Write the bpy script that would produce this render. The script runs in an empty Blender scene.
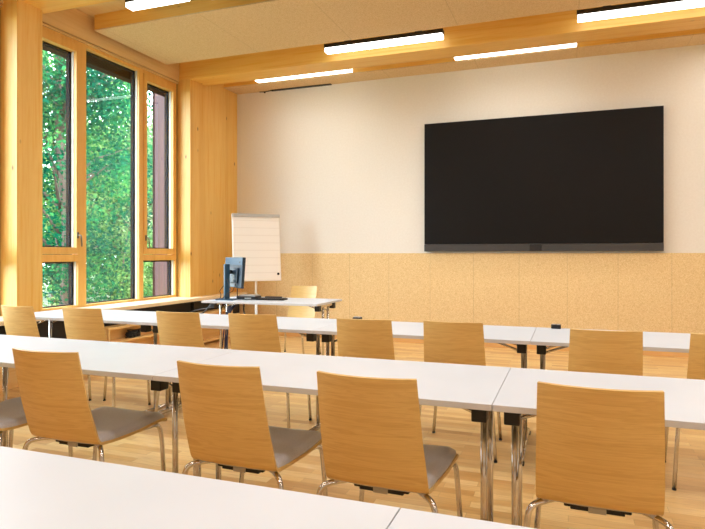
import bpy, bmesh, math, random
from mathutils import Vector, Matrix
random.seed(7)
PI = math.pi
COL = bpy.context.scene.collection
SC = bpy.context.scene

# ------------------------------------------------------------------ helpers
class MB:
    """collects shapes; build() links them as one mesh object"""
    def __init__(self):
        self.bm = bmesh.new()
    def _merge(self, b, mi=0, smooth=False):
        for f in b.faces:
            f.material_index = mi
            f.smooth = smooth
        me = bpy.data.meshes.new('tmp')
        b.to_mesh(me); b.free()
        self.bm.from_mesh(me)
        bpy.data.meshes.remove(me)
        return self
    def box(self, x0, x1, y0, y1, z0, z1, bev=0.0, mi=0, M=None, seg=2):
        b = bmesh.new()
        bmesh.ops.create_cube(b, size=1)
        for v in b.verts:
            v.co = Vector((x0 + (v.co.x + .5) * (x1 - x0), y0 + (v.co.y + .5) * (y1 - y0), z0 + (v.co.z + .5) * (z1 - z0)))
        if bev > 0:
            bmesh.ops.bevel(b, geom=b.edges[:], offset=bev, segments=seg, affect='EDGES', profile=.5)
        if M is not None:
            bmesh.ops.transform(b, matrix=M, verts=b.verts)
        return self._merge(b, mi)
    def tube(self, pts, r, n=12, mi=0, round_=0.0, cap=True, M=None):
        P = [Vector(p) for p in pts]
        if round_ > 0 and len(P) > 2:
            Q = [P[0]]
            for i in range(1, len(P) - 1):
                a, b_, c = P[i - 1], P[i], P[i + 1]
                d = min(round_, (a - b_).length * .48, (c - b_).length * .48)
                p0 = b_ + (a - b_).normalized() * d
                p1 = b_ + (c - b_).normalized() * d
                for k in range(7):
                    t = k / 6
                    Q.append(p0 * (1 - t) ** 2 + b_ * 2 * t * (1 - t) + p1 * t * t)
            Q.append(P[-1]); P = Q
        b = bmesh.new()
        rings = []
        up = None
        for i, p in enumerate(P):
            t = (P[min(i + 1, len(P) - 1)] - P[max(i - 1, 0)]).normalized()
            if up is None:
                up = Vector((0, 0, 1)) if abs(t.z) < .9 else Vector((1, 0, 0))
            u = (up - t * up.dot(t)).normalized()
            w = t.cross(u)
            up = u
            rr = r[i] if isinstance(r, (list, tuple)) else r
            rings.append([b.verts.new(p + (u * math.cos(2 * PI * k / n) + w * math.sin(2 * PI * k / n)) * rr) for k in range(n)])
        for a, c in zip(rings, rings[1:]):
            for k in range(n):
                b.faces.new((a[k], a[(k + 1) % n], c[(k + 1) % n], c[k]))
        if cap:
            b.faces.new(rings[0][::-1]); b.faces.new(rings[-1])
        bmesh.ops.recalc_face_normals(b, faces=b.faces[:])
        if M is not None:
            bmesh.ops.transform(b, matrix=M, verts=b.verts)
        return self._merge(b, mi, True)
    def sheet(self, grid, th, mi=0, smooth=True, nrm=None):
        """a thick curved sheet from grid[i][j] of points, thickness th along local normals"""
        b = bmesh.new()
        G = [[Vector(p) for p in row] for row in grid]
        n, m = len(G), len(G[0])
        def nor(i, j):
            du = G[min(i + 1, n - 1)][j] - G[max(i - 1, 0)][j]
            dv = G[i][min(j + 1, m - 1)] - G[i][max(j - 1, 0)]
            return du.cross(dv).normalized()
        A = [[b.verts.new(G[i][j]) for j in range(m)] for i in range(n)]
        B = [[b.verts.new(G[i][j] + nor(i, j) * th) for j in range(m)] for i in range(n)]
        side = []
        for i in range(n - 1):
            for j in range(m - 1):
                b.faces.new((A[i][j], A[i + 1][j], A[i + 1][j + 1], A[i][j + 1])).smooth = smooth
                b.faces.new((B[i][j], B[i][j + 1], B[i + 1][j + 1], B[i + 1][j])).smooth = smooth
        for i in range(n - 1):
            side.append(b.faces.new((A[i][0], B[i][0], B[i + 1][0], A[i + 1][0])))
            side.append(b.faces.new((A[i][-1], A[i + 1][-1], B[i + 1][-1], B[i][-1])))
        for j in range(m - 1):
            side.append(b.faces.new((A[0][j], A[0][j + 1], B[0][j + 1], B[0][j])))
            side.append(b.faces.new((A[-1][j], B[-1][j], B[-1][j + 1], A[-1][j + 1])))
        # keep edges of the sheet crisp by splitting them off
        bmesh.ops.recalc_face_normals(b, faces=b.faces[:])
        es = [e for e in b.edges if len(e.link_faces) == 2 and (e.link_faces[0] in side) != (e.link_faces[1] in side)]
        bmesh.ops.split_edges(b, edges=es)
        for f in b.faces:
            f.material_index = mi
        me = bpy.data.meshes.new('tmp'); b.to_mesh(me); b.free()
        self.bm.from_mesh(me); bpy.data.meshes.remove(me)
        return self
    def quad(self, pts, mi=0):
        b = bmesh.new()
        b.faces.new([b.verts.new(p) for p in pts])
        return self._merge(b, mi)
    def disc(self, c, axis, r, th, n=24, mi=0):
        a = Vector(axis).normalized()
        return self.tube([Vector(c) - a * th / 2, Vector(c) + a * th / 2], r, n, mi)
    def build(self, name, mats, parent=None, kind=None):
        me = bpy.data.meshes.new(name)
        self.bm.to_mesh(me); self.bm.free()
        for m in (mats if isinstance(mats, (list, tuple)) else [mats]):
            me.materials.append(m)
        o = bpy.data.objects.new(name, me)
        COL.objects.link(o)
        if parent is not None:
            o.parent = parent
        if kind:
            o['kind'] = kind
        return o

def thing(name, label, cat, loc=(0, 0, 0), rz=0.0, group=None):
    o = bpy.data.objects.new(name, None)
    o.empty_display_size = .05
    COL.objects.link(o)
    o.location = loc
    o.rotation_euler = (0, 0, rz)
    tag(o, label, cat, group)
    return o
def tag(o, label, cat, group=None):
    o['label'] = label
    o['category'] = cat
    if group:
        o['group'] = group
    return o
def dup(root, loc, rz, label, group=None):
    def rec(o, par):
        c = o.copy()
        COL.objects.link(c)
        c.parent = par
        for ch in KIDS.get(o.name, []):
            rec(ch, c)
        return c
    r = rec(root, None)
    r.location = loc
    r.rotation_euler = (0, 0, rz)
    r['label'] = label
    if group:
        r['group'] = group
    return r
KIDS = {}
def index_kids():
    KIDS.clear()
    for o in COL.objects:
        if o.parent:
            KIDS.setdefault(o.parent.name, []).append(o)

# ------------------------------------------------------------------ materials
def s2l(c):
    return tuple((x / 12.92 if x <= .04045 else ((x + .055) / 1.055) ** 2.4) for x in c)
def C(r, g, b):
    return s2l((r / 255, g / 255, b / 255)) + (1,)
class NT:
    def __init__(self, name):
        self.m = bpy.data.materials.new(name)
        self.m.use_nodes = True
        self.t = self.m.node_tree
        self.b = self.t.nodes['Principled BSDF']
        self.out = self.t.nodes['Material Output']
    def n(self, typ, **kw):
        nd = self.t.nodes.new(typ)
        for k, v in kw.items():
            if k in nd.inputs:
                nd.inputs[k].default_value = v
            else:
                setattr(nd, k, v)
        return nd
    def l(self, a, b):
        self.t.links.new(a, b)
    def coords(self, kind='Object', scale=(1, 1, 1), rand=False):
        tc = self.n('ShaderNodeTexCoord')
        src = tc.outputs[kind]
        if rand:
            oi = self.n('ShaderNodeObjectInfo')
            ad = self.n('ShaderNodeVectorMath', operation='MULTIPLY_ADD')
            self.l(oi.outputs['Random'], ad.inputs[0])
            ad.inputs[1].default_value = (13.0, 7.0, 29.0)
            self.l(src, ad.inputs[2])
            src = ad.outputs[0]
        mp = self.n('ShaderNodeMapping')
        mp.inputs['Scale'].default_value = scale
        self.l(src, mp.inputs['Vector'])
        return mp.outputs[0]
    def noise(self, vec, scale=5, detail=4, rough=.5, dist=0.0):
        nd = self.n('ShaderNodeTexNoise')
        nd.inputs['Scale'].default_value = scale
        nd.inputs['Detail'].default_value = detail
        nd.inputs['Roughness'].default_value = rough
        nd.inputs['Distortion'].default_value = dist
        self.l(vec, nd.inputs['Vector'])
        return nd.outputs['Fac']
    def ramp(self, fac, stops):
        r = self.n('ShaderNodeValToRGB')
        e = r.color_ramp.elements
        e[0].position, e[0].color = stops[0]
        e[1].position, e[1].color = stops[-1]
        for p_, c_ in stops[1:-1]:
            k = e.new(p_); k.color = c_
        self.l(fac, r.inputs['Fac'])
        return r.outputs['Color']
    def mix(self, a, b, fac, mode='MIX'):
        m = self.n('ShaderNodeMix', data_type='RGBA', blend_type=mode)
        for s, v in ((m.inputs[0], fac), (m.inputs[6], a), (m.inputs[7], b)):
            if hasattr(v, 'links') or isinstance(v, bpy.types.NodeSocket):
                self.l(v, s)
            else:
                s.default_value = v
        return m.outputs[2]
    def bump(self, h, strength=.2, dist=.002):
        bp = self.n('ShaderNodeBump')
        bp.inputs['Strength'].default_value = strength
        bp.inputs['Distance'].default_value = dist
        self.l(h, bp.inputs['Height'])
        self.l(bp.outputs['Normal'], self.b.inputs['Normal'])
    def base(self, c):
        if isinstance(c, bpy.types.NodeSocket):
            self.l(c, self.b.inputs['Base Color'])
        else:
            self.b.inputs['Base Color'].default_value = c
    def set(self, **kw):
        for k, v in kw.items():
            self.b.inputs[k.replace('_', ' ')].default_value = v

def plain(name, col, rough=.5, metal=0.0, spec=.5, var=.04):
    t = NT(name)
    f = t.noise(t.coords('Object', (1, 1, 1)), 6, 3)
    d = tuple(min(1, x * (1 - var)) for x in col[:3]) + (1,)
    u = tuple(min(1, x * (1 + var)) for x in col[:3]) + (1,)
    t.base(t.ramp(f, [(.3, d), (.7, u)]))
    t.set(Roughness=rough, Metallic=metal)
    t.b.inputs['Specular IOR Level'].default_value = spec
    return t.m

def timber(name, light, mid, dark, axis='z', knots=True, rough=.45, rand=False):
    """softwood boards with long grain and small knots"""
    t = NT(name)
    sc = {'z': (9, 9, .35), 'x': (.35, 9, 9), 'y': (9, .35, 9)}[axis]
    v = t.coords('Object', sc, rand)
    g = t.noise(v, 3.0, 5, .55, .3)
    col = t.ramp(g, [(.30, mid), (.52, light), (.72, mid)])
    # lamella to lamella variation
    sl = {'z': (7, 7, .12), 'x': (.12, 7, 7), 'y': (7, .12, 7)}[axis]
    vl = t.coords('Object', sl, rand)
    w = t.noise(vl, 1.0, 1)
    col = t.mix(col, dark, t.ramp(w, [(.42, (0, 0, 0, 1)), (.75, (.35, .35, .35, 1))]))
    if knots:
        sk = {'z': (5.0, 5.0, 2.2), 'x': (2.2, 5.0, 5.0), 'y': (5.0, 2.2, 5.0)}[axis]
        vk = t.coords('Object', sk, rand)
        vo = t.n('ShaderNodeTexVoronoi')
        vo.inputs['Scale'].default_value = 1.0
        t.l(vk, vo.inputs['Vector'])
        k = t.ramp(vo.outputs['Distance'], [(.02, (1, 1, 1, 1)), (.085, (0, 0, 0, 1))])
        col = t.mix(col, C(120, 62, 20), k)
    t.base(col)
    t.set(Roughness=rough)
    t.bump(g, .08, .001)
    return t.m

M = {}
SPR = (C(240, 200, 118), C(232, 178, 80), C(210, 146, 46))
M['spruce_z'] = timber('spruce_upright', *SPR, 'z')
M['spruce_x'] = timber('spruce_beam', C(240, 196, 106), C(232, 178, 76), C(212, 148, 48), 'x')
M['spruce_y'] = timber('spruce_sill', C(250, 232, 200), C(244, 222, 180), C(230, 196, 140), 'y', knots=False)
M['ply'] = timber('plywood_board', C(228, 196, 140), C(220, 186, 126), C(206, 166, 102), 'y', knots=False)
M['frame'] = timber('window_timber', C(236, 188, 106), C(228, 174, 88), C(214, 156, 68), 'z', knots=False)
M['shelfwood'] = timber('shelf_timber', C(246, 212, 150), C(238, 198, 130), C(222, 172, 98), 'y', knots=False)

def veneer():
    t = NT('oak_veneer')
    v = t.coords('Object', (.9, 2, 15), True)
    w = t.noise(v, 2.2, 3, .5, .25)
    fine = t.noise(t.coords('Object', (1.0, 30, 150), True), 2.0, 4, .65, .3)
    wv = t.n('ShaderNodeMath', operation='MULTIPLY'); wv.inputs[1].default_value = 7.0
    t.l(w, wv.inputs[0])
    sn = t.n('ShaderNodeMath', operation='SINE')
    m2 = t.n('ShaderNodeMath', operation='MULTIPLY'); m2.inputs[1].default_value = 6.28
    t.l(wv.outputs[0], m2.inputs[0]); t.l(m2.outputs[0], sn.inputs[0])
    col = t.ramp(w, [(.3, C(220, 184, 114)), (.5, C(226, 192, 122)), (.7, C(216, 178, 108))])
    ln = t.ramp(sn.outputs[0], [(.3, (0, 0, 0, 1)), (1.0, (.22, .22, .22, 1))])
    col = t.mix(col, C(192, 144, 80), ln)
    ff = t.ramp(fine, [(.45, (0, 0, 0, 1)), (.75, (.35, .35, .35, 1))])
    col = t.mix(col, C(182, 132, 70), ff)
    t.base(col)
    t.set(Roughness=.38)
    t.bump(fine, .05, .0005)
    return t.m
M['oak'] = veneer()
M['oak_edge'] = plain('oak_ply_edge', C(226, 178, 112), .5)

def woodwool(name, base, dark, light, seam=None):
    t = NT(name)
    v = t.coords('Object', (1, 1, 1))
    a = t.noise(v, 110, 3, .7, .6)
    b = t.noise(v, 40, 3, .6)
    col = t.ramp(a, [(.30, dark), (.5, base), (.70, light)])
    col = t.mix(col, dark, t.ramp(b, [(.55, (0, 0, 0, 1)), (.75, (.45, .45, .45, 1))]))
    if seam:
        ax, pitch, off = seam
        sp = t.n('ShaderNodeSeparateXYZ'); t.l(t.coords('Object'), sp.inputs[0])
        o = t.n('ShaderNodeMath', operation='ADD'); o.inputs[1].default_value = -off + pitch * 50
        t.l(sp.outputs[ax], o.inputs[0])
        md = t.n('ShaderNodeMath', operation='MODULO'); md.inputs[1].default_value = pitch
        t.l(o.outputs[0], md.inputs[0])
        lt = t.n('ShaderNodeMath', operation='LESS_THAN'); lt.inputs[1].default_value = .007
        t.l(md.outputs[0], lt.inputs[0])
        ml = t.n('ShaderNodeMath', operation='MULTIPLY'); ml.inputs[1].default_value = .24
        t.l(lt.outputs[0], ml.inputs[0])
        col = t.mix(col, C(120, 90, 50), ml.outputs[0])
    t.base(col)
    t.set(Roughness=.9)
    t.b.inputs['Specular IOR Level'].default_value = .15
    t.bump(a, .5, .004)
    return t.m
M['wool_wall'] = woodwool('wood_wool_wall', C(230, 202, 150), C(204, 172, 118), C(242, 220, 176), ('X', .6, -1.215))
M['wool_ceil'] = woodwool('wood_wool_ceiling', C(222, 196, 156), C(200, 170, 126), C(234, 212, 176), ('X', 1.25, .1))

def paint():
    t = NT('cream_plaster')
    f = t.noise(t.coords('Object'), 40, 3)
    t.base(t.ramp(f, [(.3, C(229, 225, 216)), (.7, C(233, 230, 222))]))
    t.set(Roughness=.85)
    t.b.inputs['Specular IOR Level'].default_value = .2
    t.bump(f, .04, .001)
    return t.m
M['paint'] = paint()

def laminate():
    t = NT('white_laminate')
    f = t.noise(t.coords('Object'), 3, 2)
    t.base(t.ramp(f, [(.3, C(214, 220, 227)), (.7, C(218, 224, 231))]))
    t.set(Roughness=.42)
    t.b.inputs['Specular IOR Level'].default_value = .35
    return t.m
M['laminate'] = laminate()
M['lam_edge'] = plain('laminate_edge', C(205, 206, 210), .5)

def chrome():
    t = NT('chrome')
    f = t.noise(t.coords('Object'), 30, 2)
    t.base(t.ramp(f, [(.3, C(205, 203, 200)), (.7, C(215, 213, 210))]))
    t.set(Roughness=.14, Metallic=1.0)
    return t.m
M['chrome'] = chrome()

def fabric():
    t = NT('grey_upholstery')
    a = t.noise(t.coords('Object', (1, 1, 1), True), 260, 3, .7)
    t.base(t.ramp(a, [(.35, C(184, 181, 184)), (.65, C(206, 203, 206))]))
    t.set(Roughness=.8)
    t.b.inputs['Sheen Weight'].default_value = .3
    t.bump(a, .25, .001)
    return t.m
M['fabric'] = fabric()

def parquet():
    t = NT('oak_strip_parquet')
    v = t.coords('Object', (1, 1, 1))
    br = t.n('ShaderNodeTexBrick')
    br.offset = .37; br.offset_frequency = 2; br.squash = 1.0
    br.inputs['Color1'].default_value = (0, 0, 0, 1)
    br.inputs['Color2'].default_value = (1, 1, 1, 1)
    br.inputs['Mortar'].default_value = (.5, .5, .5, 1)
    br.inputs['Scale'].default_value = 1.0
    br.inputs['Mortar Size'].default_value = .0009
    br.inputs['Bias'].default_value = 0.0
    br.inputs['Brick Width'].default_value = .46
    br.inputs['Row Height'].default_value = .068
    t.l(v, br.inputs['Vector'])
    col = t.ramp(br.outputs['Color'], [(.0, C(204, 156, 92)), (.3, C(230, 188, 118)), (.6, C(244, 212, 150)), (1.0, C(214, 168, 102))])
    g = t.noise(t.coords('Object', (2, 26, 1)), 3.0, 5, .6, .4)
    col = t.mix(col, C(170, 112, 52), t.ramp(g, [(.45, (0, 0, 0, 1)), (.8, (.5, .5, .5, 1))]))
    big = t.noise(t.coords('Object', (1, 4, 1)), 2.0, 2)
    col = t.mix(col, C(240, 200, 140), t.ramp(big, [(.5, (0, 0, 0, 1)), (.8, (.4, .4, .4, 1))]))
    col = t.mix(col, C(120, 76, 34), t.ramp(br.outputs['Fac'], [(.5, (0, 0, 0, 1)), (1.0, (.6, .6, .6, 1))]))
    t.base(col)
    t.set(Roughness=.28)
    t.b.inputs['Specular IOR Level'].default_value = .9
    t.bump(br.outputs['Fac'], -.1, .0006)
    return t.m
M['parquet'] = parquet()

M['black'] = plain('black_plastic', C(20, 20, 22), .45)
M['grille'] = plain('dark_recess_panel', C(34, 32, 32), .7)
M['dark_alu'] = plain('anthracite_aluminium', C(12, 15, 28), .8, spec=.08)
M['reveal'] = plain('white_glazing_bead', C(215, 214, 212), .5)
M['screen'] = plain('unlit_display', C(17, 16, 16), .4, spec=.2)
M['screenbar'] = plain('charcoal_speaker_cloth', C(58, 56, 55), .6)
M['grey'] = plain('light_grey_plastic', C(180, 180, 178), .45)
M['whitemetal'] = plain('white_powder_coat', C(228, 226, 220), .45)
M['blue_grey'] = plain('blue_grey_plastic', C(26, 70, 98), .4)
M['blue_dark'] = plain('dark_blue_plastic', C(22, 44, 62), .4)
M['blue_cable'] = plain('blue_cable', C(34, 38, 72), .5)
M['maroon'] = None
def redboards():
    t = NT('red_brown_boards')
    sp = t.n('ShaderNodeSeparateXYZ'); t.l(t.coords('Object'), sp.inputs[0])
    md = t.n('ShaderNodeMath', operation='PINGPONG'); md.inputs[1].default_value = .045
    t.l(sp.outputs['X'], md.inputs[0])
    lt = t.n('ShaderNodeMath', operation='LESS_THAN'); lt.inputs[1].default_value = .004
    t.l(md.outputs[0], lt.inputs[0])
    g = t.noise(t.coords('Object', (8, 8, .5)), 3, 4)
    col = t.ramp(g, [(.3, C(62, 22, 24)), (.7, C(76, 32, 34))])
    col = t.mix(col, C(40, 14, 16), lt.outputs[0])
    t.base(col); t.set(Roughness=.6)
    return t.m
M['redboards'] = redboards()
M['brown'] = plain('dark_brown_cladding', C(46, 28, 24), .8, spec=.1)
M['bronze'] = plain('bronze_handle', C(120, 108, 92), .3, .8)

def paper():
    t = NT('flip_chart_paper')
    sp = t.n('ShaderNodeSeparateXYZ'); t.l(t.coords('Object'), sp.inputs[0])
    md = t.n('ShaderNodeMath', operation='MODULO'); md.inputs[1].default_value = .105
    ad = t.n('ShaderNodeMath', operation='ADD'); ad.inputs[1].default_value = 5.0
    t.l(sp.outputs['Z'], ad.inputs[0]); t.l(ad.outputs[0], md.inputs[0])
    lt = t.n('ShaderNodeMath', operation='LESS_THAN'); lt.inputs[1].default_value = .012
    t.l(md.outputs[0], lt.inputs[0])
    ml = t.n('ShaderNodeMath', operation='MULTIPLY'); ml.inputs[1].default_value = .25
    t.l(lt.outputs[0], ml.inputs[0])
    t.base(t.mix(C(252, 250, 246), C(215, 208, 200), ml.outputs[0]))
    t.set(Roughness=.7)
    return t.m
M['paper'] = paper()

def glass():
    t = NT('window_glass')
    t.t.nodes.remove(t.b)
    tr = t.n('ShaderNodeBsdfTransparent')
    tr.inputs['Color'].default_value = (.93, .97, .95, 1)
    gl = t.n('ShaderNodeBsdfGlossy')
    gl.inputs['Roughness'].default_value = .005
    lw = t.n('ShaderNodeLayerWeight'); lw.inputs['Blend'].default_value = .5
    pw = t.n('ShaderNodeMath', operation='POWER'); pw.inputs[1].default_value = 4.0
    t.l(lw.outputs['Facing'], pw.inputs[0])
    fr = t.n('ShaderNodeMath', operation='MULTIPLY_ADD'); fr.inputs[1].default_value = .85; fr.inputs[2].default_value = .075
    t.l(pw.outputs[0], fr.inputs[0])
    mx = t.n('ShaderNodeMixShader')
    t.l(fr.outputs[0], mx.inputs[0]); t.l(tr.outputs[0], mx.inputs[1]); t.l(gl.outputs[0], mx.inputs[2])
    t.l(mx.outputs[0], t.out.inputs['Surface'])
    return t.m
M['glass'] = glass()

def lamp_mat(nm, side):
    t = NT(nm)
    f = t.noise(t.coords('Object'), 2, 1)
    col = t.ramp(f, [(.3, (1, .985, .93, 1)), (.7, (1, .99, .94, 1))])
    t.base((.9, .9, .9, 1))
    t.l(col, t.b.inputs['Emission Color'])
    if side:
        t.b.inputs['Emission Strength'].default_value = 7.0
    else:
        # prismatic cover: most light goes straight down
        lw = t.n('ShaderNodeLayerWeight'); lw.inputs['Blend'].default_value = .5
        iv = t.n('ShaderNodeMath', operation='SUBTRACT'); iv.inputs[0].default_value = 1.0
        t.l(lw.outputs['Facing'], iv.inputs[1])
        pw = t.n('ShaderNodeMath', operation='POWER'); pw.inputs[1].default_value = 1.5
        t.l(iv.outputs[0], pw.inputs[0])
        ml = t.n('ShaderNodeMath', operation='MULTIPLY'); ml.inputs[1].default_value = LAMP
        t.l(pw.outputs[0], ml.inputs[0]); t.l(ml.outputs[0], t.b.inputs['Emission Strength'])
    return t.m
LAMP = 42.0
M['lamp'] = lamp_mat('lit_diffuser', False)
M['lamp_side'] = lamp_mat('lit_diffuser_side', True)

def leafmat(name, cols):
    t = NT(name)
    t.t.nodes.remove(t.b)
    g = t.n('ShaderNodeNewGeometry')
    nz = t.noise(t.coords('Object'), .9, 3, .6)
    st = t.n('ShaderNodeMapRange'); st.inputs[1].default_value = .40; st.inputs[2].default_value = .62
    t.l(nz, st.inputs[0])
    mm = t.n('ShaderNodeMath', operation='MULTIPLY_ADD'); mm.inputs[1].default_value = .35
    t.l(g.outputs['Random Per Island'], mm.inputs[0])
    m3 = t.n('ShaderNodeMath', operation='MULTIPLY'); m3.inputs[1].default_value = .65
    t.l(st.outputs[0], m3.inputs[0]); t.l(m3.outputs[0], mm.inputs[2])
    dk = t.n('ShaderNodeMix', data_type='RGBA', blend_type='MULTIPLY'); dk.inputs[0].default_value = 1.0
    t.l(t.ramp(mm.outputs[0], cols), dk.inputs[6]); dk.inputs[7].default_value = (.82, .69, .62, 1)
    col = dk.outputs[2]
    d = t.n('ShaderNodeBsdfDiffuse'); tl = t.n('ShaderNodeBsdfTranslucent')
    t.l(col, d.inputs['Color']); t.l(col, tl.inputs['Color'])
    mx = t.n('ShaderNodeMixShader'); mx.inputs[0].default_value = .35
    t.l(d.outputs[0], mx.inputs[1]); t.l(tl.outputs[0], mx.inputs[2])
    t.l(mx.outputs[0], t.out.inputs['Surface'])
    return t.m
M['leaf_mid'] = leafmat('mid_green_leaves', [(0, C(50, 92, 62)), (.35, C(84, 138, 82)), (.7, C(126, 174, 106)), (1, C(178, 208, 150))])
M['leaf_teal'] = leafmat('deep_green_leaves', [(0, C(8, 62, 52)), (.4, C(16, 96, 76)), (.75, C(52, 138, 84)), (1, C(110, 176, 100))])
M['leaf_pale'] = leafmat('pale_green_leaves', [(0, C(84, 122, 90)), (.4, C(120, 160, 116)), (.75, C(164, 198, 152)), (1, C(212, 228, 198))])
M['bark'] = plain('brown_bark', C(92, 74, 66), .9, var=.25)
def lawn():
    t = NT('lawn')
    f = t.noise(t.coords('Object'), 9, 5, .7)
    t.base(t.ramp(f, [(.3, C(80, 92, 66)), (.7, C(112, 122, 92))]))
    t.set(Roughness=.9)
    return t.m
M['lawn'] = lawn()

# ------------------------------------------------------------------ room constants
XL = -4.92        # inner face of pillars and solid timber wall on the left
XG = -5.13        # window plane
YF = 8.10         # front wall
XR = 4.6          # right wall
YB = -3.4         # back wall
ZB = 3.68         # underside of beams
ZP = 3.778        # underside of ceiling panels
ZC = 3.955         # gap ceiling
SILL = .655
BEAMS = [(-1.32, -.96), (1.41, 1.77), (4.14, 4.50), (6.87, 7.234)]

# ------------------------------------------------------------------ shell
MB().box(-5.5, XR + .2, YB - .2, YF + .3, -.12, 0).build('floor', M['parquet'], kind='structure')
MB().box(-5.5, XR + .2, YB - .2, YF + .3, ZC, ZC + .2).build('ceiling', M['ply'], kind='structure')
MB().box(-5.5, XR + .2, YF, YF + .25, 0, ZC).build('wall_front', M['paint'], kind='structure')
MB().box(XL - .3, XR, YF - .022, YF, 0.06, 1.265, .003).build('wall_panelling', M['wool_wall'], kind='structure')
MB().box(XL, XR, YF - .03, YF, 0, .06, .003).build('baseboard_front', M['oak_edge'], kind='structure')
MB().box(XR, XR + .2, YB, YF, 0, ZC).build('wall_right', M['paint'], kind='structure')
MB().box(-5.5, XR, YB - .2, YB, 0, ZC).build('wall_back', M['paint'], kind='structure')
# left wall: solid timber to the corner, pillars, wall below and beside the windows
MB().box(-5.3, XL, 6.872, YF, 0, ZC).build('wall_left', M['spruce_z'], kind='structure')
MB().box(-5.3, XL, 4.142, 4.432, 0, ZC).build('timber_pillar', M['spruce_z'], kind='structure')
MB().box(-5.3, XL, 1.41, 1.735, 0, ZC).build('timber_pillar', M['spruce_z'], kind='structure')
MB().box(-5.3, XG, YB, 1.41, 0, ZC).build('wall_left_rear', M['spruce_z'], kind='structure')
for y0, y1, nm in ((4.432, 6.855, 'wall_left_low'), (1.735, 4.142, 'wall_left_low')):
    w = MB()
    w.box(-5.3, -5.08, y0, y1, 0, SILL - .04)
    w.build(nm, M['shelfwood'], kind='structure')
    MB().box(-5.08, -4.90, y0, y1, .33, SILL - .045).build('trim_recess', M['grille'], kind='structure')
    MB().box(-5.08, -4.85, y0, y1, 0.0, .33, .004).build('trim_plinth', M['shelfwood'], kind='structure')
# header boards above the windows
for y0, y1 in ((4.432, 6.862), (1.735, 4.142)):
    h = MB()
    h.box(-5.3, -5.095, y0, y1, 3.655, ZC)
    h.box(-5.3, -5.105, y0, y1, 3.625, 3.645)
    h.build('trim_header', M['ply'], kind='structure')
# window sills
MB().box(-5.16, -4.72, 4.432, 6.87, SILL - .042, SILL, .004).build('trim_sill', M['spruce_y'], kind='structure')
MB().box(-4.92, -4.72, 6.87, YF - .03, SILL - .042, SILL, .004).build('trim_sill', M['spruce_y'], kind='structure')
MB().box(-4.92, -4.72, 4.142, 4.432, SILL - .042, SILL, .004).build('trim_sill', M['spruce_y'], kind='structure')
MB().box(-5.16, -4.72, 1.735, 4.142, SILL - .042, SILL, .004).build('trim_sill', M['spruce_y'], kind='structure')
for y0, y1 in ((4.142, 4.432), (6.87, YF - .03)):
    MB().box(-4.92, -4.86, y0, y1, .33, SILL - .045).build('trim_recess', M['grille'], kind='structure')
    MB().box(-4.92, -4.85, y0, y1, 0, .33, .004).build('trim_plinth', M['shelfwood'], kind='structure')
# dark joints between window frame and pillars
MB().box(-5.2, -5.138, 6.85, 6.871, SILL, 3.64).build('trim_joint', M['grille'], kind='structure')
MB().box(-5.2, -5.138, 4.118, 4.143, SILL, 3.64).build('trim_joint', M['grille'], kind='structure')
# beams and acoustic ceiling panels
for y0, y1 in BEAMS:
    MB().box(-5.12, XR, y0 - .004, y1, ZB, ZC + .02, .003).build('ceiling_beam', M['spruce_x'], kind='structure')
def panel(y0, y1, x0):
    b = MB()
    b.box(x0, XR, y0, y1, ZP, ZP + .012)
    p = b.build('ceiling_panel', M['wool_ceil'], kind='structure')
    e = MB()
    e.box(x0 + .002, XR, y0, y1, ZP + .012, ZC)
    e.build('trim_panel_edge', M['spruce_x'], p, kind='structure')
panel(5.23, 6.50, -5.03)
panel(7.72, YF, -4.935)
panel(2.54, 3.77, -5.03)
panel(-.19, 1.04, -5.03)
panel(-2.9, -1.69, -5.03)

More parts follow.
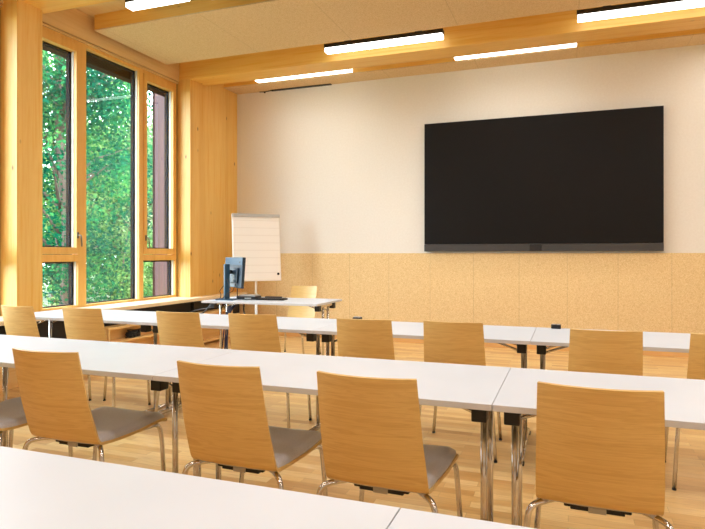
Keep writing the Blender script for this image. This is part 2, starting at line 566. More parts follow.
# ------------------------------------------------------------------ windows
def window(nm, ya, yb, cells, fixed):
    """ya..yb outer frame; cells: (y0,y1,sash?)"""
    root = bpy.data.objects.new(nm, None); COL.objects.link(root); root['kind'] = 'structure'
    ZT, ZBt = 3.625, SILL
    fx0, fx1 = -5.215, XG
    fr = MB()
    gl = MB(); al = MB(); bead = MB(); sash = MB(); dark = MB()
    for y0, y1 in fixed['mull']:
        fr.box(fx0, fx1, y0, y1, ZBt, ZT)
    yA, yB = fixed['mull'][0][0], fixed['mull'][-1][1]
    fr.box(fx0, fx1 - .001, yA, yB, 3.588, ZT)
    fr.box(fx0, fx1 - .001, yA, yB, ZBt, ZBt + .025)
    for c in cells:
        y0, y1 = c['y']
        panes = []
        if c.get('sash'):
            zr0, zr1 = 1.168, 1.246     # transom
            fr.box(fx0, fx1 - .0005, y0, y1, zr0, zr1)
            s0, s1, t0, t1 = y0 + .004, y1 - .004, zr1 + .004, 3.584
            sx1 = XG + .012
            w = .058; wb = c.get('wb', .05)
            z0b, z1t = t0 + .075, t1 - .085
            sash.box(fx0 + .01, sx1, s0, s0 + w, t0, t1, .003)
            sash.box(fx0 + .01, sx1, s1 - wb, s1, t0, t1, .003)
            sash.box(fx0 + .01, sx1 - .0005, s0 + w, s1 - wb, t0, z0b, .003)
            sash.box(fx0 + .01, sx1 - .0005, s0 + w, s1 - wb, z1t, t1, .003)
            panes.append((s0 + w, s1 - wb, z0b, z1t))
            panes.append((y0, y1, ZBt + .025, zr0))
        else:
            panes.append((y0, y1, ZBt + .025, 3.588))
        for a, b, c0, c1 in panes:
            gl.quad([(-5.193, a - .005, c0 - .005), (-5.193, b + .005, c0 - .005), (-5.193, b + .005, c1 + .005), (-5.193, a - .005, c1 + .005)])
            # white bead and dark outer aluminium frame seen at the far edge
            for q0, q1, side in ((a, a + .006, 0), (b - .006, b, 1)):
                bead.box(-5.188, -5.158, q0, q1, c0, c1)
            al.box(-5.235, -5.198, a - .01, a + .012, c0 - .01, c1 + .01)
            al.box(-5.24, -5.198, b - .03, b + .01, c0 - .01, c1 + .01)
            al.box(-5.234, -5.198, a, b, c0 - .01, c0 + .012)
            al.box(-5.234, -5.198, a, b, c1 - .02, c1 + .01)
    fr.build('window_frame', M['frame'], root)
    sash.build('window_sash', M['frame'], root)
    gl.build('window_glass', M['glass'], root)
    bead.build('window_bead', M['reveal'], root)
    al.build('window_cladding', M['dark_alu'], root)
    for c in cells:
        if c.get('handle') is not None:
            hy, hz = c['handle'], 1.46
            h = MB()
            h.box(XG + .012, XG + .022, hy - .014, hy + .014, hz - .035, hz + .035, .004)
            h.tube([(XG + .02, hy, hz), (XG + .062, hy, hz), (XG + .062, hy + c['hd'] * .012, hz - .125)], .009, 10, round_=.025)
            h.build('window_handle', M['bronze'], root)
    return root
window('window_1', 4.50, 6.86,
       [dict(y=(4.50, 5.095), sash=1, wb=.03, handle=5.075, hd=1), dict(y=(5.212, 6.085)), dict(y=(6.165, 6.815), sash=1, handle=6.197, hd=1)],
       dict(mull=[(4.434, 4.50), (5.095, 5.212), (6.085, 6.165), (6.815, 6.85)]))
window('window_2', 1.735, 4.14,
       [dict(y=(1.80, 2.39), sash=1), dict(y=(2.53, 3.33)), dict(y=(3.45, 4.085), sash=1)],
       dict(mull=[(1.74, 1.80), (2.39, 2.53), (3.33, 3.45), (4.085, 4.12)]))

# ------------------------------------------------------------------ ceiling lights
def light_proto(L=1.46):
    t = thing('ceiling_light', 'x', 'ceiling light')
    h = MB(); h.box(0, L, -.055, .055, .045, .095, .003)
    h.box(.25, .33, -.02, .02, .095, .225); h.box(L - .33, L - .25, -.02, .02, .095, .225)
    h.build('housing', M['black'], t)
    d = MB(); d.box(.004, L - .004, -.052, .052, 0, .045, 0)
    for f in d.bm.faces:
        f.material_index = 0 if f.normal.z < -.5 else 1
    d.build('diffuser', [M['lamp'], M['lamp_side']], t)
    for ex in (0, L):
        e = MB(); e.box(ex - .004, ex + .004, -.055, .055, .045, .098, .002)
        e.build('end_cap', M['black'], t)
    return t
ZLAMP = 3.735
lamp0 = light_proto()
index_kids()
lights = [
    (-2.81, 6.70, 'linear ceiling light in front of the front beam, left of the big black screen'),
    (.09, 6.70, 'linear ceiling light in front of the beam, above the screen right half'),
    (-4.22, 7.48, 'linear ceiling light behind the front beam, nearest the corner pillar'),
    (-1.36, 7.48, 'linear ceiling light behind the front beam, above the middle of the black screen'),
]
for i, (x, y, lab) in enumerate(lights):
    o = lamp0 if i == 0 else dup(lamp0, (0, 0, 0), 0, lab)
    o.location = (x, y, ZLAMP); o['label'] = lab; o['group'] = 'linear lights along the timber beams'

lt = light_proto(.70)
lt.location = (-4.18, 4.81, ZLAMP); lt['label'] = 'short linear ceiling light at the top edge of the photo, above the tall window'
# black service channel and timber spacers above that light
MB().box(-4.22, XR, 4.50, 5.228, 3.925, ZC, 0).build('trim_service_channel', M['grille'], kind='structure')
MB().box(-3.475, -3.425, 4.50, 5.228, 3.885, 3.925, .003).build('trim_spacer', M['spruce_y'], kind='structure')
def area(name, x, y, z, sx, sy, power, col=(1, .99, .95), rot=(0, 0, 0)):
    l = bpy.data.lights.new(name, 'AREA')
    l.shape = 'RECTANGLE'; l.size = sx; l.size_y = sy; l.energy = power; l.color = col
    o = bpy.data.objects.new(name, l); COL.objects.link(o)
    o.location = (x, y, z); o.rotation_euler = rot
    return o
# the remaining rows of the same lights, over and behind the camera
WL = 22.0
for by in (3.95, 1.22, 1.97, -1.5, -.76):
    for x in ((-2.08, .82, 3.6) if by in (3.95, 1.22, -1.5) else (-.62, 2.2)):
        area('ceiling_lamp', x, by, ZLAMP, 1.46, .11, WL, col=(.98, 1, 1))
for x in (.82 - 1.44, 2.2):
    area('ceiling_lamp', x, 4.76, ZLAMP, 1.46, .11, WL, col=(.98, 1, 1))
area('ceiling_lamp', 2.26, 7.41, ZLAMP, 1.46, .11, WL)

# ------------------------------------------------------------------ big screen
sc = thing('wall_display', 'very large black switched-off display on the front wall', 'screen', (0, 0, 0))
x0, x1, z0, z1 = -1.878, 1.092, 1.288, 3.06
b = MB(); b.box(x0, x1, YF - .085, YF, z0 + .10, z1, .004); b.build('display_panel', M['screen'], sc)
b = MB(); b.box(x0, x1, YF - .092, YF, z0, z0 + .098, .003); b.build('speaker_bar', M['screenbar'], sc)
b = MB(); b.box(-.475, -.325, YF - .102, YF - .092, z0 + .006, z0 + .092, .003); b.build('sensor', M['black'], sc)

# black strip standing for the shadow gap between front ceiling panel and wall
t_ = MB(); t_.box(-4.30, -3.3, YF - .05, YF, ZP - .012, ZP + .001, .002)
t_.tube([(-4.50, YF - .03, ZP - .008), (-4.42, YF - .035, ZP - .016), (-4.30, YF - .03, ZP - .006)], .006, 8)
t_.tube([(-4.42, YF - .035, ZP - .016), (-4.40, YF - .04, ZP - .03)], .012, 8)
tag(t_.build('shadow_gap_strip', M['black']), 'thin black strip standing for the shadow gap where the front ceiling edge meets the cream wall', 'shadow strip')

# ------------------------------------------------------------------ tables
def table_proto(W=1.4, D=.70, name='conference_table', blk=(.12, .58), colm=(.23, .41)):
    t = thing(name, 'x', 'table')
    H = .74; T = .022
    b = MB()
    b.box(.0012, W - .0012, 0, D, H - T, H, .0015, 1)
    b.bm.faces.ensure_lookup_table()
    for f in b.bm.faces:
        f.material_index = 0 if f.normal.z > .5 else 1
    b.build('table_top', [M['laminate'], M['lam_edge']], t)
    for sx in (0, 1):
        X = .057 if sx == 0 else W - .057
        s = 1 if sx == 0 else -1
        cb = MB(); cb.box(X - .016, X + .016, blk[0], blk[1], H - T - .034, H - T, .003)
        cb = cb.build('crossbar', M['chrome'], t)
        for by in blk:
            k = MB(); k.box(X - .027, X + .027, by - .03, by + .03, H - T - .068, H - T - .0005, .004)
            k.build('end_block', M['black'], cb)
        for cy in colm:
            k = MB(); k.tube([(X, cy, .03), (X, cy, H - T - .03)], .0132, 14)
            k.build('leg', M['chrome'], t)
            r = MB(); r.tube([(X, cy, .635), (X + s * .22, cy, H - T - .004)], .0075, 8)
            r.tube([(X + s * .215, cy - .02, H - T - .006), (X + s * .215, cy + .02, H - T - .006)], .008, 8)
            r.build('brace', M['chrome'], t)
        f = MB(); f.tube([(X, .03, .026), (X, D - .03, .026)], .0165, 12)
        f = f.build('foot_bar', M['chrome'], t)
        for fy in (.03, D - .03):
            k = MB(); k.box(X - .02, X + .02, fy - .03, fy + .03, 0, .012, .003); k.build('glide', M['black'], f)
    return t
tab0 = table_proto()
index_kids()
tabs = [
    (-1.642, 2.029, 'white folding table in the middle row with two oak chairs drawn up fully in view'),
    (-.2423, 2.029, 'white folding table at the right end of the middle row, single chair in front'),
    (-3.042, 2.029, 'white folding table of the middle row behind its second chair from the left'),
    (-4.442, 2.029, 'white folding table at the far left of the middle row, cut by the photo edge'),
    (-4.408, 3.5935, 'white folding table at the left end of the far row, beside the window sill'),
    (-3.008, 3.5935, 'white folding table in the far row in front of the presenter desk monitor'),
    (-1.608, 3.5935, 'white folding table in the far row below the left part of the screen'),
    (-.2077, 3.5935, 'white folding table at the right end of the far row, carrying a small box'),
    (-1.7166, .443, 'white table top filling the bottom left corner of the photo'),
    (-.3166, .443, 'white table top at the bottom edge of the photo, right of the nearest joint'),
]
for i, (x, y, lab) in enumerate(tabs):
    o = tab0 if i == 0 else dup(tab0, (0, 0, 0), 0, lab)
    o.location = (x, y, 0); o['label'] = lab
    o['group'] = 'white folding tables in rows'

desk = table_proto(1.37, .74, 'presenter_desk', (.16, .58), (.30, .44))
desk['label'] = 'white folding presenter desk carrying the monitor, in front of the flip chart'
desk['category'] = 'desk'
desk.location = (-3.768, 5.462, 0); desk.rotation_euler = (0, 0, math.radians(1.0))

# ------------------------------------------------------------------ chairs
def lerp(a, b, t): return a + (b - a) * t
def interp(tab, t):
    t = max(0, min(1, t)) * (len(tab) - 1)
    i = min(int(t), len(tab) - 2)
    return tuple(lerp(a, b, t - i) for a, b in zip(tab[i], tab[i + 1]))
def chair_proto():
    t = thing('conference_chair', 'x', 'chair')
    # back shell: (y, z, half width, bow)
    prof = [(-.103, .843, .1765, .036), (-.094, .800, .178, .036), (-.076, .715, .181, .035), (-.052, .615, .1845, .032),
            (-.026, .530, .188, .026), (-.006, .468, .190, .018), (.001, .450, .1905, .014), (.010, .438, .190, .010), (.024, .431, .188, .006), (.055, .428, .186, .003)]
    def row(y, z, hw, bow, n=17):
        r = []
        for k in range(n):
            s = -1 + 2 * k / (n - 1)
            r.append((hw * s, y - bow * (1 - s * s), z))
        return r
    def smooth(pr, m):
        out = []
        for i in range(len(pr) - 1):
            p0 = pr[max(i - 1, 0)]; p1 = pr[i]; p2 = pr[i + 1]; p3 = pr[min(i + 2, len(pr) - 1)]
            for k in range(m):
                u = k / m
                out.append(tuple(.5 * ((2 * b) + (-a + c) * u + (2 * a - 5 * b + 4 * c - d) * u * u + (-a + 3 * b - 3 * c + d) * u ** 3) for a, b, c, d in zip(p0, p1, p2, p3)))
        out.append(pr[-1])
        return out
    grid = [row(*p) for p in smooth(prof, 4)]
    b = MB(); b.sheet(grid, .011)
    o = b.build('backrest', [M['oak']], t)
    # moulded seat board
    sp = [(.03, .4295, .187), (.12, .424, .190), (.25, .426, .199), (.35, .434, .204), (.415, .435, .204), (.446, .428, .200), (.461, .415, .192)]
    g2 = []
    for y, z, hw in smooth(sp, 3):
        g2.append([(hw * (-1 + 2 * k / 12), y, z - .006 * (1 - (-1 + 2 * k / 12) ** 2)) for k in range(13)])
    b = MB(); b.sheet(g2, .012)
    b.build('seat', [M['oak']], t)
    # upholstered pad with rounded rim
    b = MB()
    pad = [(.016, .4405, .168, 0), (.022, .455, .176, 0), (.05, .459, .180, 0), (.14, .455, .184, 0), (.25, .457, .192, 0), (.34, .464, .196, 0), (.40, .464, .195, 0), (.434, .458, .190, 0), (.448, .446, .183, 0)]
    bm = bmesh.new(); rows = []
    for y, z, hw, _ in smooth(pad, 3):
        r = []
        for k in range(15):
            s = -1 + 2 * k / 14
            e = max(0, (abs(s) - .86) / .14)
            r.append(bm.verts.new((hw * s, y, z - .015 * e ** 2 - .005 * (1 - s * s))))
        rows.append(r)
    for a, c in zip(rows, rows[1:]):
        for k in range(14):
            bm.faces.new((a[k], a[k + 1], c[k + 1], c[k]))
    # skirt down to the seat board
    rim = [rows[0][k] for k in range(15)] + [r[-1] for r in rows[1:]] + [rows[-1][k] for k in range(13, -1, -1)] + [r[0] for r in rows[-2:0:-1]]
    low = [bm.verts.new((v.co.x * 1.005, v.co.y, v.co.z - .02)) for v in rim]
    for k in range(len(rim)):
        n_ = (k + 1) % len(rim)
        bm.faces.new((rim[k], low[k], low[n_], rim[n_]))
    bmesh.ops.recalc_face_normals(bm, faces=bm.faces[:])
    b._merge(bm, 0, True)
    b.build('seat_pad', [M['fabric']], t)
    for s in (-1, 1):
        b = MB()
        b.tube([(s * .10, .10, .409), (s * .160, .035, .411), (s * .212, -.012, .405), (s * .222, -.018, .33), (s * .245, -.045, .008)], .0105, 12, round_=.045)
        l = b.build('leg', M['chrome'], t)
        k = MB(); k.tube([(s * .2452, -.0453, .0), (s * .2448, -.045, .009)], .0113, 12); k.build('foot_cap', M['black'], l)
        b = MB()
        b.tube([(s * .10, .10, .409), (s * .155, .27, .406), (s * .197, .392, .414), (s * .203, .404, .33), (s * .228, .40, .008)], .0105, 12, round_=.04)
        l = b.build('leg', M['chrome'], t)
        k = MB(); k.tube([(s * .2278, .40, .0), (s * .2274, .40, .009)], .0113, 12); k.build('foot_cap', M['black'], l)
    b = MB()
    b.box(-.105, .105, .046, .068, .395, .4235, .004)
    b.box(-.085, .085, .0465, .0675, .387, .396, .004)
    bar = b.build('under_seat_bar', M['black'], t)
    b = MB(); b.box(-.028, .028, .041, .0455, .386, .404, .001); b.build('maker_tag', M['grey'], bar)
    return t
ch0 = chair_proto()
index_kids()
R = math.radians
G2, G3 = 'oak chairs along the middle row of tables', 'oak chairs along the far row of tables'
chairs = [
    (-2.088, 2.000, 0.6, 'oak-backed grey chair second from the left in the middle row', G2),
    (-1.224, 1.988, -1.0, 'oak-backed grey chair in the middle row, left one of the two at the central table', G2),
    (-.638, 1.983, -2.0, 'oak-backed grey chair in the middle row, right one of the two at the central table', G2),
    (.090, 2.070, -1.2, 'largest oak chair back in the photo, alone at the right end of the middle row', G2),
    (-2.675, 1.995, .5, 'grey-padded chair cut by the left photo edge, only seat and legs showing', G2),
    (-4.085, 3.552, -3.3, 'pale oak chair in the far row in front of the window pillar, furthest left', G3),
    (-3.472, 3.585, 2.2, 'oak chair second from the left in the far row, below the tall fixed window pane', G3),
    (-2.596, 3.582, 0.1, 'oak chair in the far row left of the presenter desk leg', G3),
    (-2.028, 3.631, 3.1, 'oak chair in the far row directly in front of the keyboard and flip chart pole', G3),
    (-1.215, 3.610, 2.4, 'oak chair in the far row with a black socket box peeking over its top edge', G3),
    (-.655, 3.652, 0.0, 'oak chair in the far row under the left end of the black screen', G3),
    (.184, 3.542, 3.0, 'oak chair in the far row under the right end of the black screen', G3),
    (.772, 3.559, 0.5, 'oak chair of the far row cut off by the right photo edge', G3),
]
for i, (x, y, r, lab, g) in enumerate(chairs):
    o = ch0 if i == 0 else dup(ch0, (0, 0, 0), 0, lab)
    o.location = (x, y, 0); o.rotation_euler = (0, 0, R(r)); o['label'] = lab; o['group'] = g
pc = dup(ch0, (-3.16, 6.72, 0), R(180), 'pale oak chair behind the presenter desk, facing the room')
if 'group' in pc: del pc['group']

# ------------------------------------------------------------------ low shelf unit under the window
sh = thing('window_bench', 'low open wooden shelf unit under the window sill behind the far tables', 'shelf', (0, 0, 0))
def shelfpart(nm, *a):
    b = MB(); b.box(*a, .003); return b.build(nm, M['shelfwood'], sh)
bx0, bx1 = -4.845, -4.56
shelfpart('shelf_top', bx0, bx1 - .13, 5.08, 7.6, .42, .445)
shelfpart('shelf_board', bx0, bx1 - .13, 5.105, 7.6, .262, .284)
shelfpart('shelf_bottom', bx0, bx1 - .13, 5.105, 7.6, .03, .055)
shelfpart('side_panel', bx0, bx1 - .13, 5.08, 5.105, 0, .42)
shelfpart('side_panel', bx0, bx1 - .13, 5.95, 5.975, .0, .42)
shelfpart('side_panel', bx0, bx1 - .13, 7.575, 7.6, 0, .42)
shelfpart('back_panel', bx0, bx0 + .012, 5.105, 7.575, .03, .42)
# coil of black cable on the shelf
b = MB()
for k in range(7):
    rr = .05 + .008 * random.random()
    zz = .285 + .012 + .011 * k
    cx, cy = -4.765 + random.uniform(-.006, .006), 5.56 + random.uniform(-.02, .02)
    b.tube([(cx + rr * .8 * math.cos(a), cy + rr * 1.9 * math.sin(a), zz + .008 * math.sin(2 * a + k)) for a in [2 * PI * j / 20 for j in range(21)]], .0075, 6)
b.tube([(-4.74, 5.50, .30), (-4.73, 5.46, .34), (-4.75, 5.45, .30), (-4.76, 5.42, .292)], .006, 6)
b.box(-4.80, -4.745, 5.60, 5.66, .284, .345, .008)
tag(b.build('cable_coil', M['black']), 'tangled coil of black cable lying on the low wooden shelf', 'cable')

# ------------------------------------------------------------------ flip chart
fx, fy = -4.118, 7.305
fc = thing('flip_chart', 'white flip chart pad on a stand in the corner', 'flip chart', (fx, fy, 0), R(45))
# local: x along board, facing -y ; lean back toward +y
def board_pt(u, v, off=0.0):      # u in -.35...35, v 0..1 from bottom to top
    return (u, lerp(-.045, .055, v) - off, lerp(.872, 1.815, v))
def slab(u0, u1, v0, v1, o0, o1, mat, nm, par, bev=.003):
    b = bmesh.new()
    vs = [b.verts.new(board_pt(u, v, o)) for o in (o0, o1) for (u, v) in ((u0, v0), (u1, v0), (u1, v1), (u0, v1))]
    for q in ((0, 1, 2, 3), (7, 6, 5, 4), (0, 4, 5, 1), (1, 5, 6, 2), (2, 6, 7, 3), (3, 7, 4, 0)):
        b.faces.new([vs[k] for k in q])
    bmesh.ops.recalc_face_normals(b, faces=b.faces[:])
    if bev: bmesh.ops.bevel(b, geom=b.edges[:], offset=bev, segments=1, affect='EDGES')
    m = MB(); m._merge(b); return m.build(nm, mat, par)
slab(-.345, .345, 0, 1, -.012, .006, M['whitemetal'], 'board', fc)
slab(-.335, .335, .005, .965, .0065, .012, M['paper'], 'paper_pad', fc, .001)
slab(-.345, .345, .958, 1.005, .0125, .03, M['grey'], 'clamp_bar', fc)
b = MB(); b.disc(board_pt(.30, .105, .013), (0, -1, .1), .018, .006); b.build('round_mark', M['grey'], fc).data.materials[0] = M['dark_alu']
b = MB(); b.tube([(0, .03, .55), (0, .04, .9), (0, .07, 1.6)], .016, 10)
b.tube([(0, .03, .06), (0, .03, .56)], .021, 12)
b.build('pole', M['whitemetal'], fc)
b = MB()
for k in range(5):
    a = 2 * PI * k / 5 + .3
    b.tube([(0, .03, .085), (.28 * math.cos(a), .03 + .28 * math.sin(a), .06)], [.02, .014], 10)
base = b.build('star_base', M['whitemetal'], fc)
for k in range(5):
    a = 2 * PI * k / 5 + .3
    c = MB(); c.disc((.28 * math.cos(a), .03 + .28 * math.sin(a), .026), (math.sin(a), -math.cos(a), 0), .026, .03, 16)
    c.build('castor', M['black'], base)

# ------------------------------------------------------------------ presenter desk items
mon = thing('monitor', 'blue-grey computer monitor seen from behind on the presenter desk', 'monitor', (-3.575, 5.665, .74))
pd = Vector((.768, -.641, 0)).normalized()       # along the panel
pn = Vector((-.641, -.768, 0)).normalized()      # the back looks this way
cen = Vector((-3.55, 5.78, 1.045)) - Vector((-3.575, 5.665, .74))
rot = Matrix((( pd.x, -pn.x, 0, cen.x), (pd.y, -pn.y, 0, cen.y), (0, 0, 1, cen.z), (0, 0, 0, 1)))
tilt = rot @ Matrix.Rotation(R(-4), 4, 'X')
b = MB(); b.box(-.30, .30, -.012, .022, -.17, .17, .006, 0, tilt)
body = b.build('display_body', M['blue_dark'], mon)
b = MB(); b.box(-.299, .299, -.0165, -.0122, .085, .169, .002, 0, tilt); b.box(-.299, -.285, -.0165, -.0122, -.169, .085, .002, 0, tilt)
b.build('back_band', M['blue_grey'], body)
b = MB(); b.box(-.285, .285, .0225, .024, -.15, .15, 0, 0, tilt); b.build('screen_face', M['screen'], body)
b = MB(); b.box(.20, .235, -.018, -.0166, .105, .125, .001, 0, tilt); b.build('emblem', M['black'], body)
b = MB(); b.box(-.17, .20, -.035, -.0125, -.12, .05, .01, 0, tilt); b.build('rear_housing', M['blue_dark'], body)
b = MB(); b.box(-.05, .05, -.028, .028, .005, .40, .006, 0, Matrix.Rotation(math.atan2(pd.y, pd.x), 4, 'Z') @ Matrix.Scale(.5, 4, (1, 0, 0)))
b.build('stand_column', M['blue_grey'], mon)
b = MB(); b.tube([(pn.x * -.02, pn.y * -.02, .31), (cen.x + pn.x * .01, cen.y + pn.y * .01, .31)], .022, 12); b.build('stand_arm', M['black'], mon)
b = MB(); b.box(-.105, .105, -.07, .07, 0, .014, .005, 0, Matrix.Rotation(R(8), 4, 'Z')); b.build('stand_base', M['blue_grey'], mon)
b = MB()
b.tube([(.02, -.03, .24), (.08, -.04, .12), (.02, -.06, .05), (-.03, -.05, .012)], .005, 6)
b.tube([(.10, .04, .20), (.09, -.02, .10), (.03, -.04, .07), (.0, -.04, .02)], .004, 6)
b.tube([(-.02, -.03, .16), (-.07, -.03, .10), (-.055, -.03, .06), (-.08, 0, .02), (-.12, .01, .005)], .004, 6)
b.build('monitor_cable', M['black'], mon)

d = thing('docking_box', 'flat black box with short aerial on the presenter desk, right of the monitor', 'electronics', (-3.385, 5.845, .74), R(4))
b = MB(); b.box(-.125, .105, -.085, .085, 0, .036, .005); b.build('case', M['black'], d)
b = MB(); b.box(-.10, .095, -.07, .075, .0365, .052, .003); b.build('tablet_top', M['grey'], d)
b = MB(); b.tube([(-.125, -.06, .03), (-.126, -.06, .125)], .006, 8); b.build('aerial', M['black'], d)
b = MB(); b.box(-.02, .06, -.0915, -.0898, .012, .024, .0); b.build('front_slot', M['grey'], d)
k = thing('keyboard', 'black keyboard lying on the presenter desk beside the flat box', 'keyboard', (-3.11, 5.85, .74), R(8))
b = MB(); b.box(-.165, .165, -.075, .075, 0, .016, .004); b.build('case', M['black'], k)
b = MB()
for i in range(14):
    for j in range(5):
        b.box(-.155 + i * .0222, -.155 + i * .0222 + .018, -.065 + j * .026, -.065 + j * .026 + .021, .0155, .022, .002)
kk = b.build('keys', M['screenbar'], k)
b = MB(); b.box(-.10, .10, .062, .115, .0, .028, .006); 
tag(b.build('handset', M['black']), 'small black handset behind the keyboard on the presenter desk', 'electronics').location = (-3.16, 5.90, .74)
# cables hanging below the desk
b = MB()
for k2 in range(5):
    x = -3.70 + .012 * k2
    b.tube([(-3.66 + .02 * k2, 5.95 + .02 * k2, .735), (x, 5.86, .60), (x + .015 * (k2 % 2), 5.80, .35), (x - .02 + .03 * (k2 % 3), 5.78, .08), (x + .1, 5.9, .012), (-4.1, 6.2 + .03 * k2, .012)], .007, 6, round_=.08)
tag(b.build('cable_bundle', M['blue_cable']), 'dark blue cable bundle running down the left legs of the presenter desk', 'cable')
b = MB()
b.tube([(-3.55, 6.0, .705), (-3.47, 5.85, .58), (-3.36, 5.8, .50), (-3.30, 5.82, .30), (-3.42, 5.9, .02)], .009, 6, round_=.1)
b.tube([(-3.80, 5.75, .715), (-3.95, 5.8, .58), (-4.2, 6.0, .52), (-4.6, 6.3, .47)], .009, 6, round_=.1)
b.tube([(-3.78, 5.85, .715), (-3.9, 5.9, .63), (-4.3, 6.1, .56), (-4.6, 6.35, .48)], .007, 6, round_=.1)
tag(b.build('hanging_cable', M['black']), 'loose black cables hanging under the presenter desk toward the window shelf', 'cable')

# black socket boxes on the far tables
for x, y, lab in ((-.078, 4.262, 'small black socket box on the back edge of the far table at right'), (-1.515, 4.235, 'small black socket box peeking over the top edge of a far chair')):
    s = thing('table_socket', lab, 'socket', (x, y, .74), 0, 'socket boxes on the far tables')
    b = MB(); b.box(-.032, .032, -.025, .025, 0, .028, .005); b.build('case', M['black'], s)
    b = MB(); b.box(-.025, -.003, -.018, .018, .0282, .031, .001); b.box(.003, .025, -.018, .018, .0282, .031, .001); b.build('lid', M['grey'], s)

# ------------------------------------------------------------------ outdoors
MB().box(-60, -5.6, -20, 60, -.6, -.35).build('ground', M['lawn'], kind='structure')
# brown blind box outside above the panes, red board fin beside the window
b = MB(); b.box(-5.40, -5.275, 4.40, 6.93, 3.49, 3.80)
b.build('trim_blind_box', M['brown'], kind='structure')
b = MB(); b.box(-5.40, -5.275, 1.70, 4.20, 3.49, 3.80)
b.build('trim_blind_box', M['brown'], kind='structure')
fin = thing('facade_fin', 'red-brown vertical board fin outside the right window casement', 'facade fin', (0, 0, 0))
b = MB(); b.box(-5.57, -5.285, 6.93, 6.98, -.35, 3.95, .002); b.build('boards', M['redboards'], fin)
b = MB(); b.box(-5.60, -5.57, 6.925, 7.0, -.35, 3.95, .002); b.build('edge_post', M['brown'], fin)

def tree(x, y, h, rad, z0, leaf, n, label, mat, trunk_r=.12, size=.16, kind='tree', squash=1.0, nb=34):
    rnd = random.Random(int(x * 100 + y * 37))
    t = thing(kind, label, 'tree' if kind == 'tree' else 'shrub', (x, y, -.35), 0, 'trees outside the window' if kind == 'tree' else 'shrubs outside the window')
    zc = (h + z0) / 2
    hz = (h - z0) / 2
    b = MB()
    lean = rnd.uniform(-.3, .3)
    b.tube([(0, 0, 0), (lean * .3, .05, h * .3), (lean, 0, h * .6), (lean * 1.2, .1, h * .92)], [trunk_r, trunk_r * .85, trunk_r * .6, trunk_r * .2], 10)
    cents = []
    for k in range(nb):
        while True:
            p = Vector((rnd.uniform(-1, 1), rnd.uniform(-1, 1), rnd.uniform(-1, 1)))
            if .25 < p.length < 1: break
        c = Vector((p.x * rad, p.y * rad, zc + p.z * hz))
        cents.append(c)
        s = Vector((lean * .8, 0, max(z0 * .7, c.z - .5 * rad)))
        if k % 2 == 0:
            b.tube([s, (s + c) / 2 + Vector((0, 0, .12)), c], [trunk_r * .3, trunk_r * .2, trunk_r * .07], 6)
    b.build('trunk', M['bark'], t)
    vs, fs = [], []
    cr = rad * .42
    for k in range(n):
        c = rnd.choice(cents)
        d = Vector((rnd.gauss(0, 1), rnd.gauss(0, 1), rnd.gauss(0, .7))) * cr * .5
        p = c + d
        a = Vector((rnd.gauss(0, 1), rnd.gauss(0, 1), rnd.gauss(0, .5) - .3)).normalized()
        q = a.cross(Vector((rnd.gauss(0, 1), rnd.gauss(0, 1), rnd.gauss(0, 1)))).normalized()
        s = size * rnd.uniform(.6, 1.25)
        nrm = a.cross(q) * s * .12
        i = len(vs)
        vs += [p, p + a * s * .5 + q * s * .36 + nrm, p + a * s, p + a * s * .5 - q * s * .36 + nrm]
        fs += [(i, i + 1, i + 2), (i, i + 2, i + 3)]
    me = bpy.data.meshes.new('crown')
    me.from_pydata([tuple(v) for v in vs], [], fs); me.update()
    me.materials.append(mat)
    o = bpy.data.objects.new('crown', me); COL.objects.link(o); o.parent = t
    return t
tree(-9.2, 8.9, 7.5, 1.7, .3, None, 22000, 'deep green tree filling the left window casement', M['leaf_teal'], size=.085, nb=60)
tree(-12.4, 11.6, 8.2, 2.0, .6, None, 20000, 'mid green tree close behind the left edge of the tall fixed pane', M['leaf_mid'], size=.10, trunk_r=.16, nb=40)
tree(-11.2, 13.2, 5.0, 2.0, .2, None, 22000, 'rounded pale green tree low in the tall fixed pane', M['leaf_pale'], size=.09, nb=50)
tree(-14.5, 16.6, 8.6, 2.2, .8, None, 14000, 'mid green tree behind the right part of the tall fixed pane', M['leaf_mid'], size=.12, trunk_r=.18, nb=30)
tree(-14.8, 19.8, 7.2, 2.2, .4, None, 14000, 'pale green tree showing left of the red-brown boards', M['leaf_pale'], size=.12, nb=30)
tree(-18.5, 16.5, 7.5, 2.4, .5, None, 12000, 'tall mid green tree furthest back behind the left casement', M['leaf_mid'], size=.14, nb=30)
tree(-19.0, 21.5, 7.0, 3.0, .3, None, 14000, 'broad deep green tree furthest back beyond the tall pane', M['leaf_teal'], size=.16, nb=36)
tree(-9.8, 10.9, 2.2, 1.2, .0, None, 5000, 'mid green shrub under the deep green tree, low in the left lower pane', M['leaf_mid'], trunk_r=.04, size=.08, kind='shrub')
tree(-9.7, 12.4, 2.0, 1.1, .0, None, 5000, 'mid green shrub at the foot of the tall fixed pane', M['leaf_mid'], trunk_r=.04, size=.08, kind='shrub')
tree(-10.2, 14.6, 2.2, 1.2, .0, None, 5000, 'deep green shrub low beside the red-brown boards', M['leaf_teal'], trunk_r=.04, size=.08, kind='shrub')

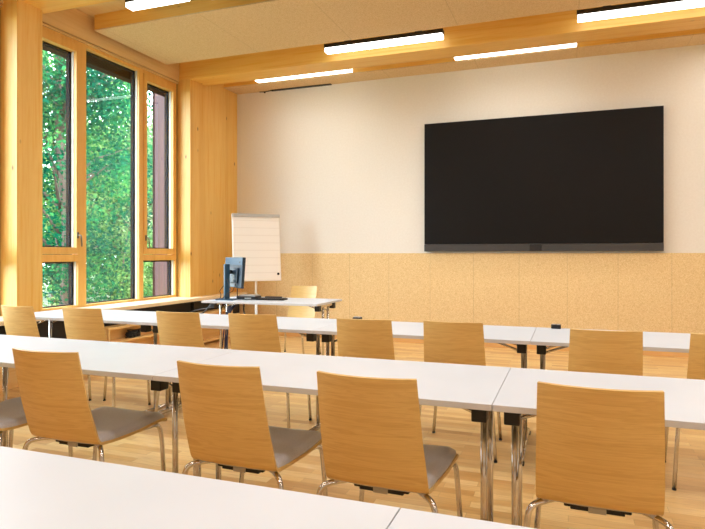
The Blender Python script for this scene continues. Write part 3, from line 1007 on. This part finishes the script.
# ------------------------------------------------------------------ light from outside
w = bpy.data.worlds.new('sky'); SC.world = w
w.use_nodes = True
nt = w.node_tree
bg = nt.nodes['Background']
tc = nt.nodes.new('ShaderNodeTexCoord')
sep = nt.nodes.new('ShaderNodeSeparateXYZ')
rp = nt.nodes.new('ShaderNodeValToRGB')
rp.color_ramp.elements[0].position = 0.0; rp.color_ramp.elements[0].color = (.85, .92, 1, 1)
rp.color_ramp.elements[1].position = 1.0; rp.color_ramp.elements[1].color = (.62, .80, 1, 1)
nt.links.new(tc.outputs['Generated'], sep.inputs[0]); nt.links.new(sep.outputs['Z'], rp.inputs['Fac'])
nt.links.new(rp.outputs['Color'], bg.inputs['Color'])
bg.inputs['Strength'].default_value = 22.0
sun = bpy.data.lights.new('sun', 'SUN'); sun.energy = 16.0; sun.angle = .05; sun.color = (1, .96, .88)
so = bpy.data.objects.new('sun', sun); COL.objects.link(so)
so.rotation_euler = Vector((-.62, .30, -.72)).to_track_quat('-Z', 'Y').to_euler()
# sampling guides for the sky light at the window openings
for ya, yb in ((4.5, 6.83), (1.8, 4.1)):
    l = bpy.data.lights.new('window_portal', 'AREA'); l.shape = 'RECTANGLE'
    l.size = 2.95; l.size_y = yb - ya
    l.cycles.is_portal = True
    o = bpy.data.objects.new('window_portal', l); COL.objects.link(o)
    o.location = (-5.3, (ya + yb) / 2, 2.13); o.rotation_euler = (0, -PI / 2, 0)

# ------------------------------------------------------------------ camera
cam = bpy.data.cameras.new('camera')
cam.sensor_width = 36; cam.sensor_fit = 'HORIZONTAL'
cam.lens = 587.395 / 705 * 36
cam.shift_y = -(264.5 - 254.26) / 705
cam.clip_start = .05
co = bpy.data.objects.new('camera', cam); COL.objects.link(co)
co.location = (0, 0, 1.2493)
co.rotation_euler = (PI / 2, 0, R(20.1615))
SC.camera = co

SC.view_settings.view_transform = 'Standard'
SC.view_settings.look = 'None'
SC.view_settings.exposure = -0.55
SC.cycles.max_bounces = 12
SC.cycles.diffuse_bounces = 6
SC.cycles.transparent_max_bounces = 16
SC.cycles.caustics_reflective = False
SC.cycles.sample_clamp_indirect = 6
